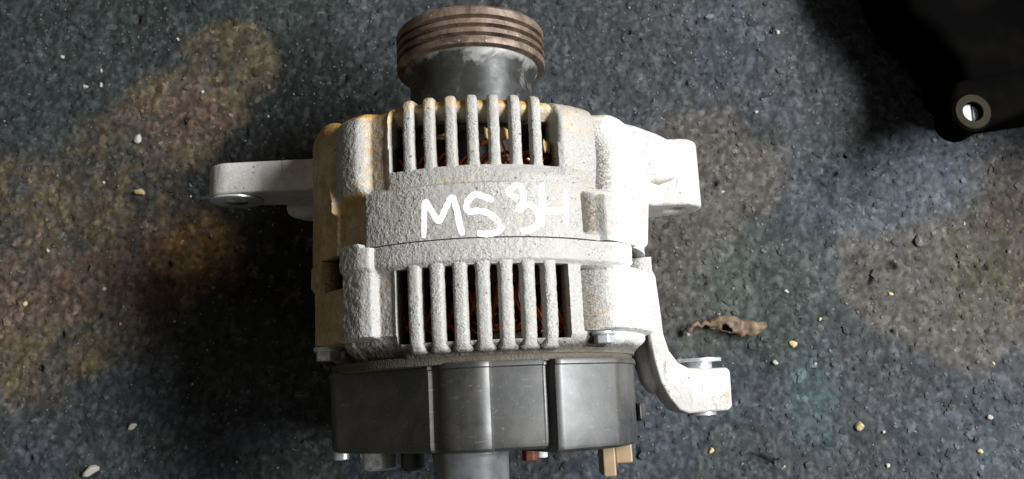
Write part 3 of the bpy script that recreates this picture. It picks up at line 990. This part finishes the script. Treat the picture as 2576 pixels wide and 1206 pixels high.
# moulded oval mark, side clip
ov = []
for k in range(20):
    a = 2 * math.pi * k / 20
    th = 40.0 + 0.75 * math.cos(a); y = 3.5 + 1.9 * math.sin(a)
    r = 59.05
    ov.append((r * math.sin(R(th)), y, r * math.cos(R(th))))
raw('moulded_mark', *tube_data(ov + [ov[0]], 0.16, 5), M['greyplastic'], cover)
prism('cover_clip', [(54, 16), (57.5, 12), (59.0, 16), (56, 22)], -9.5, -3.0, 'Y', M['plastic'], cover, bev=1.2)

# terminals on the end of the cover
lathe('connector_socket', [(-15, 12.6), (-16.2, 12.9), (-17.4, 12.4), (-46, 12.1), (-46.4, 11.4), (-46.4, 9.8), (-30, 9.8)], M['greyplastic'], cover, n=64, cx=-3.8, cz=42.0)
lathe('terminal_nut', [(-15, 6.6), (-21.0, 6.6), (-21.8, 6.0), (-22.0, 2.5)], M['zinc'], cover, n=48, cx=-37.5, cz=20.0)
lathe('terminal_cap', [(-15, 4.1), (-21.4, 4.1), (-22.4, 3.3), (-22.6, 0.5)], M['plastic'], cover, n=32, cx=-25.4, cz=22.0)
prism('terminal_clip', circ(-51, 17, 3.4, 16), -18.0, -15, 'Y', M['zinc'], cover, bev=0.4)
hx = [(15.9 + 2.9 * math.cos(R(60 * k)), 24 + 2.9 * math.sin(R(60 * k))) for k in range(6)]
prism('terminal_stud', hx, -21.0, -15, 'Y', M['rust'], cover, bev=0.6)
prism('terminal_spacer', circ(20.2, 22, 2.0, 16), -20.2, -15, 'Y', M['paint'], cover, bev=0.4)
prism('plug_connector', [(41.0, 10), (45.6, 10), (45.6, 26), (41.0, 26)], -27.6, -15, 'Y', M['tan'], cover, bev=0.7)
prism('plug_connector', [(45.7, 11), (51.8, 11), (51.8, 24), (45.7, 24)], -23.4, -15, 'Y', M['tan'], cover, bev=0.7)

# ------------------------------------------------------------------ black casting in the corner
bc = bpy.data.objects.new('black_casting', None)
sc.collection.objects.link(bc)
bc.location = (0.199, 0.123, 0)
tag(bc, 'black oily engine part with a round bolt lug, in the upper right corner', 'engine part')


def at_bc(o):
    o.parent = bc
    o.matrix_parent_inverse = Matrix.Translation((-0.199, -0.123, 0))
    return o


body = prism('casting_body', [(200, 140), (200, 150), (192, 162), (180, 174), (172, 200), (176, 300), (420, 300), (420, 175), (330, 150), (252, 131), (226, 127), (212, 129)], 2, 42, 'Z', M['black'], None, bev=6, zoff=0, seg=4)
at_bc(body)
at_bc(lathe_z('shade_drum', [(0, 60), (20, 66), (60, 66), (64, 64), (118, 60), (122, 52), (124, 20)], M['black'], None, n=64, cx=335, cy=222))  # unseen drum, raised and set out of frame to shade this corner
at_bc(prism('shade_block', [(298, 112), (420, 104), (420, 190), (300, 182)], 2, 108, 'Z', M['black'], None, bev=8, zoff=0))  # unseen block added to throw shade over the casting body
lug = at_bc(lathe_z('bolt_lug', [(33, 8.6), (46, 8.8), (49.0, 8.7), (49.6, 7.9), (49.6, 4.4), (38, 4.4), (38, 0.3)], M['black'], None, n=48, cx=199, cy=123))
at_bc(lathe_z('lug_face', [(49.7, 4.3), (50.1, 4.5), (50.1, 7.5), (49.7, 7.8)], M['olive'], None, n=48, cx=199, cy=123, cap=False))
def seg(x0, x1, R0):
    up = [(199 + x0 + (x1 - x0) * k / 8, 123 + math.sqrt(max(0.01, R0 ** 2 - (x0 + (x1 - x0) * k / 8) ** 2))) for k in range(9)]
    return up + [(x, 246 - y) for (x, y) in up[::-1]]
at_bc(prism('bolt_sleeve', seg(-4.1, 0.6, 4.15), 38.2, 47.6, 'Z', M['dullsteel'], None, bev=0.7, zoff=0))
at_bc(prism('bolt_sleeve', seg(1.7, 4.0, 4.15), 38.2, 46.8, 'Z', M['dullsteel'], None, bev=0.5, zoff=0))
at_bc(prism('sleeve_slot', seg(0.6, 1.7, 4.1), 38.2, 46.4, 'Z', M['lam'], None, zoff=0))
at_bc(prism('lug_arm', [(191.5, 126), (197, 140), (240, 150), (232, 128), (206, 118)], 28, 43, 'Z', M['black'], None, bev=3.0, zoff=0))

# ------------------------------------------------------------------ dried leaf
lf = bpy.data.objects.new('dried_leaf', None)
sc.collection.objects.link(lf)
lf.location = (0.101, 0.034, 0.001)
lf.rotation_euler = (0, 0, R(-2))
tag(lf, 'curled brown dried leaf with a broken stalk, lying right of the alternator', 'leaf')
rl_ = random.Random(3)
nu, nv = 34, 12
V = []; F = []
for i in range(nu + 1):
    u = i / nu
    x = -9 + 27 * u
    hw = 4.6 * math.sin(math.pi * min(1, 0.10 + 0.86 * u)) ** 0.7
    for j in range(nv + 1):
        v = j / nv - .5
        a = v * 3.6
        y = hw * math.sin(a) * 0.9 + 0.9 * math.sin(u * 7) + float(vnoise(x, v * 9, 2.6, 51) - .5) * 1.6
        z = 1.2 + hw * 0.75 * (math.cos(a) * 0.8 + 0.5) - 0.35 * hw + float(vnoise(x, v * 9, 2.2, 52) - .5) * 2.2
        V.append((x, y + 1.0, max(0.2, z)))
for i in range(nu):
    for j in range(nv):
        q = i * (nv + 1) + j
        if 6 < i < 13 and 1 < j < 5: continue
        F.append((q, q + 1, q + nv + 2, q + nv + 1))
blade = raw('leaf_blade', V, F, M['leaf'], lf, zoff=0)
s = blade.modifiers.new('t', 'SOLIDIFY'); s.thickness = 0.35 * MM
stalk = [(-20, -1.0, 1.0), (-18, -2.5, 2.2), (-16.8, 0.2, 2.5), (-14.5, 1.4, 1.8), (-12.8, -0.2, 2.8), (-11, 2.2, 2.0), (-8, 0.4, 2.6), (-4, 1.6, 3.2), (2, 3.2, 4.2)]
raw('leaf_stalk', *tube_data(stalk, [0.8, 1.4, 1.0, 1.3, 0.8, 1.4, 1.0, 0.9, 0.5], 7), M['leaf'], lf, zoff=0)
raw('leaf_fragment', *tube_data([(-19.5, -4.6, .8), (-18.6, -3.2, 1.6), (-18.2, -1.4, 1.8)], [1.0, 1.2, .7], 7), M['stone'], lf, zoff=0)

# ------------------------------------------------------------------ stones
def pebble_mesh(seed, flat=0.6):
    bm = bmesh.new()
    bmesh.ops.create_icosphere(bm, subdivisions=2, radius=1)
    rp_ = random.Random(seed)
    k = [Vector((rp_.uniform(-1, 1), rp_.uniform(-1, 1), rp_.uniform(-1, 1))).normalized() for _ in range(7)]
    for v in bm.verts:
        d = v.co.copy()
        for kk in k:
            t = d.dot(kk)
            if t > 0.62: v.co -= kk * (t - 0.62) * 0.8
        v.co.z *= flat
    me = bpy.data.meshes.new('stone_chip'); bm.to_mesh(me); bm.free()
    return me


def gz(x, y):
    h, _ = ground_h(np.array([x], float), np.array([y], float))
    return float(h[0])


pm = [pebble_mesh(s, f) for s, f in ((1, .6), (2, .75), (3, .5), (4, .7))]


def pebble(x, y, sx, sy, ang, k, mat, label, group=None):
    me = pm[k % 4].copy()
    me.materials.append(mat)
    o = bpy.data.objects.new('stone_chip', me)
    sc.collection.objects.link(o)
    o.location = (x * MM, y * MM, (gz(x, y) + 0.35 * min(sx, sy)) * MM)
    o.scale = (sx * MM, sy * MM, (sx + sy) * .5 * MM)
    o.rotation_euler = (0, 0, R(ang))
    me.polygons.foreach_set('use_smooth', [False] * len(me.polygons))
    return tag(o, label, 'stone', group)


pebble(-192, -31, 4.6, 2.7, 15, 0, M['stone'], 'largest pale stone chip, near the bottom edge left of the alternator')
pebble(-175, -11, 2.6, 1.6, 35, 1, M['stone'], 'white oval stone chip on dark ground above the largest pale chip')
pebble(132, 27, 2.4, 1.9, -40, 2, M['ystone'], 'bright yellow stone chip just below the dried leaf')
pebble(123, 18, 1.6, 1.3, 10, 3, M['stone'], 'small pale stone chip between the yellow chip and the lower right lug')
pebble(160, -11, 2.3, 2.4, 0, 1, M['ystone'], 'ochre stone chip beside a dark pit at lower right')
pebble(91, -22, 1.5, 1.5, 0, 0, M['ystone'], 'round yellowish stone chip below the lower right lug')
pebble(-184, 127, 2.2, 2.8, 10, 2, M['stone'], 'pale grey stone chip at the upper edge of the left brown stain')
pebble(-181, 100, 3.2, 1.9, -25, 0, M['ystone'], 'flat buff stone chip in the middle of the brown stain')
pebble(220, -7, 1.6, 1.3, 30, 3, M['stone'], 'pale stone chip nearest the lower right corner of the picture')
pebble(195, 76, 2.6, 3.4, 20, 2, M['grit'], 'dark grey stone chip on the brown earth below the black engine part')
rp2 = random.Random(77)
for k in range(26):
    for _ in range(40):
        x = rp2.uniform(-250, 245); y = rp2.uniform(-35, 190)
        if not (-120 < x < 100 and y > -30) and not (x > 175 and y > 100): break
    s = rp2.uniform(0.7, 1.35)
    pebble(x, y, s * rp2.uniform(.8, 1.3), s, rp2.uniform(0, 180), k, M['stone'] if k % 3 else M['ystone'], 'tiny pale stone grain on the dark ground', 'tiny pale stone grains scattered on the ground')

# stones bedded in the surface, too many to count
ico = bmesh.new(); bmesh.ops.create_icosphere(ico, subdivisions=1, radius=1)
av = np.array([v.co[:] for v in ico.verts]); af = np.array([[v.index for v in f.verts] for f in ico.faces]); ico.free()
NA = 9000
ax_ = rng.uniform(-300, 305, NA); ay_ = rng.uniform(-70, 245, NA)
az_ = rng.uniform(0.55, 1.25, NA) * np.where(rng.random(NA) > .90, 1.6, 1)
ah_, _ = ground_h(ax_, ay_)
jit = 1 + 0.55 * (rng.random((NA, len(av))) - .5)
vv = av[None] * jit[..., None]
ro = rng.uniform(0, 6.28, NA); el = rng.uniform(.9, 1.7, NA)
xx = vv[..., 0] * el[:, None]; yy = vv[..., 1]; zz = np.clip(vv[..., 2], -1, 0.62) * 0.62
cr, sr = np.cos(ro)[:, None], np.sin(ro)[:, None]
AV = np.stack([(xx * cr - yy * sr) * az_[:, None] + ax_[:, None], (xx * sr + yy * cr) * az_[:, None] + ay_[:, None], zz * az_[:, None] + (ah_ - 0.10 * az_)[:, None]], -1).reshape(-1, 3) * MM
AF = (af[None] + (np.arange(NA) * len(av))[:, None, None]).reshape(-1, 3)
ci = np.clip(np.searchsorted(gx, ax_), 0, nc_g - 1); ri = np.clip(np.searchsorted(gy, ay_), 0, nr_g - 1)
at_ = tint[ri, ci] * (0.6 + 1.35 * rng.random(NA) ** 2.2)[:, None]
me = bpy.data.meshes.new('bedded_stones')
me.from_pydata(AV.tolist(), [], AF.tolist())
ca = me.color_attributes.new('tint', 'FLOAT_COLOR', 'POINT')
ca.data.foreach_set('color', np.concatenate([np.repeat(at_, len(av), 0), np.ones((NA * len(av), 1))], -1).astype(np.float32).ravel())
tag(link(me, 'bedded_stones', M['ground'], smooth=False), 'small dark stones bedded in the trodden ground surface', 'stones', kind='stuff')

# loose grit, too fine to count
ico = bmesh.new(); bmesh.ops.create_icosphere(ico, subdivisions=1, radius=1)
iv = np.array([v.co[:] for v in ico.verts]); ifc = np.array([[v.index for v in f.verts] for f in ico.faces]); ico.free()
NG = 3600
px = rng.uniform(-290, 290, NG); py = rng.uniform(-60, 235, NG)
ps = rng.uniform(0.2, 0.55, NG) * np.where(rng.random(NG) > .93, 1.7, 1)
ph, _ = ground_h(px, py)
rot = rng.uniform(0, 6.28, NG)
jit = 1 + 0.5 * (rng.random((NG, len(iv))) - .5)
vx = iv[None, :, :] * jit[..., None]
sx = rng.uniform(.8, 1.6, NG)
X = vx[..., 0] * sx[:, None]; Yv = vx[..., 1]; Zv = vx[..., 2] * .7
cr, sr = np.cos(rot)[:, None], np.sin(rot)[:, None]
VX = (X * cr - Yv * sr) * ps[:, None] + px[:, None]
VY = (X * sr + Yv * cr) * ps[:, None] + py[:, None]
VZ = Zv * ps[:, None] + (ph + 0.2 * ps)[:, None]
VV = np.stack([VX, VY, VZ], -1).reshape(-1, 3) * MM
FF = (ifc[None] + (np.arange(NG) * len(iv))[:, None, None]).reshape(-1, 3)
me = bpy.data.meshes.new('loose_grit')
me.from_pydata(VV.tolist(), [], FF.tolist())
tag(link(me, 'loose_grit', M['grit'], smooth=False), 'fine loose grit scattered over the dark ground', 'grit', kind='stuff')
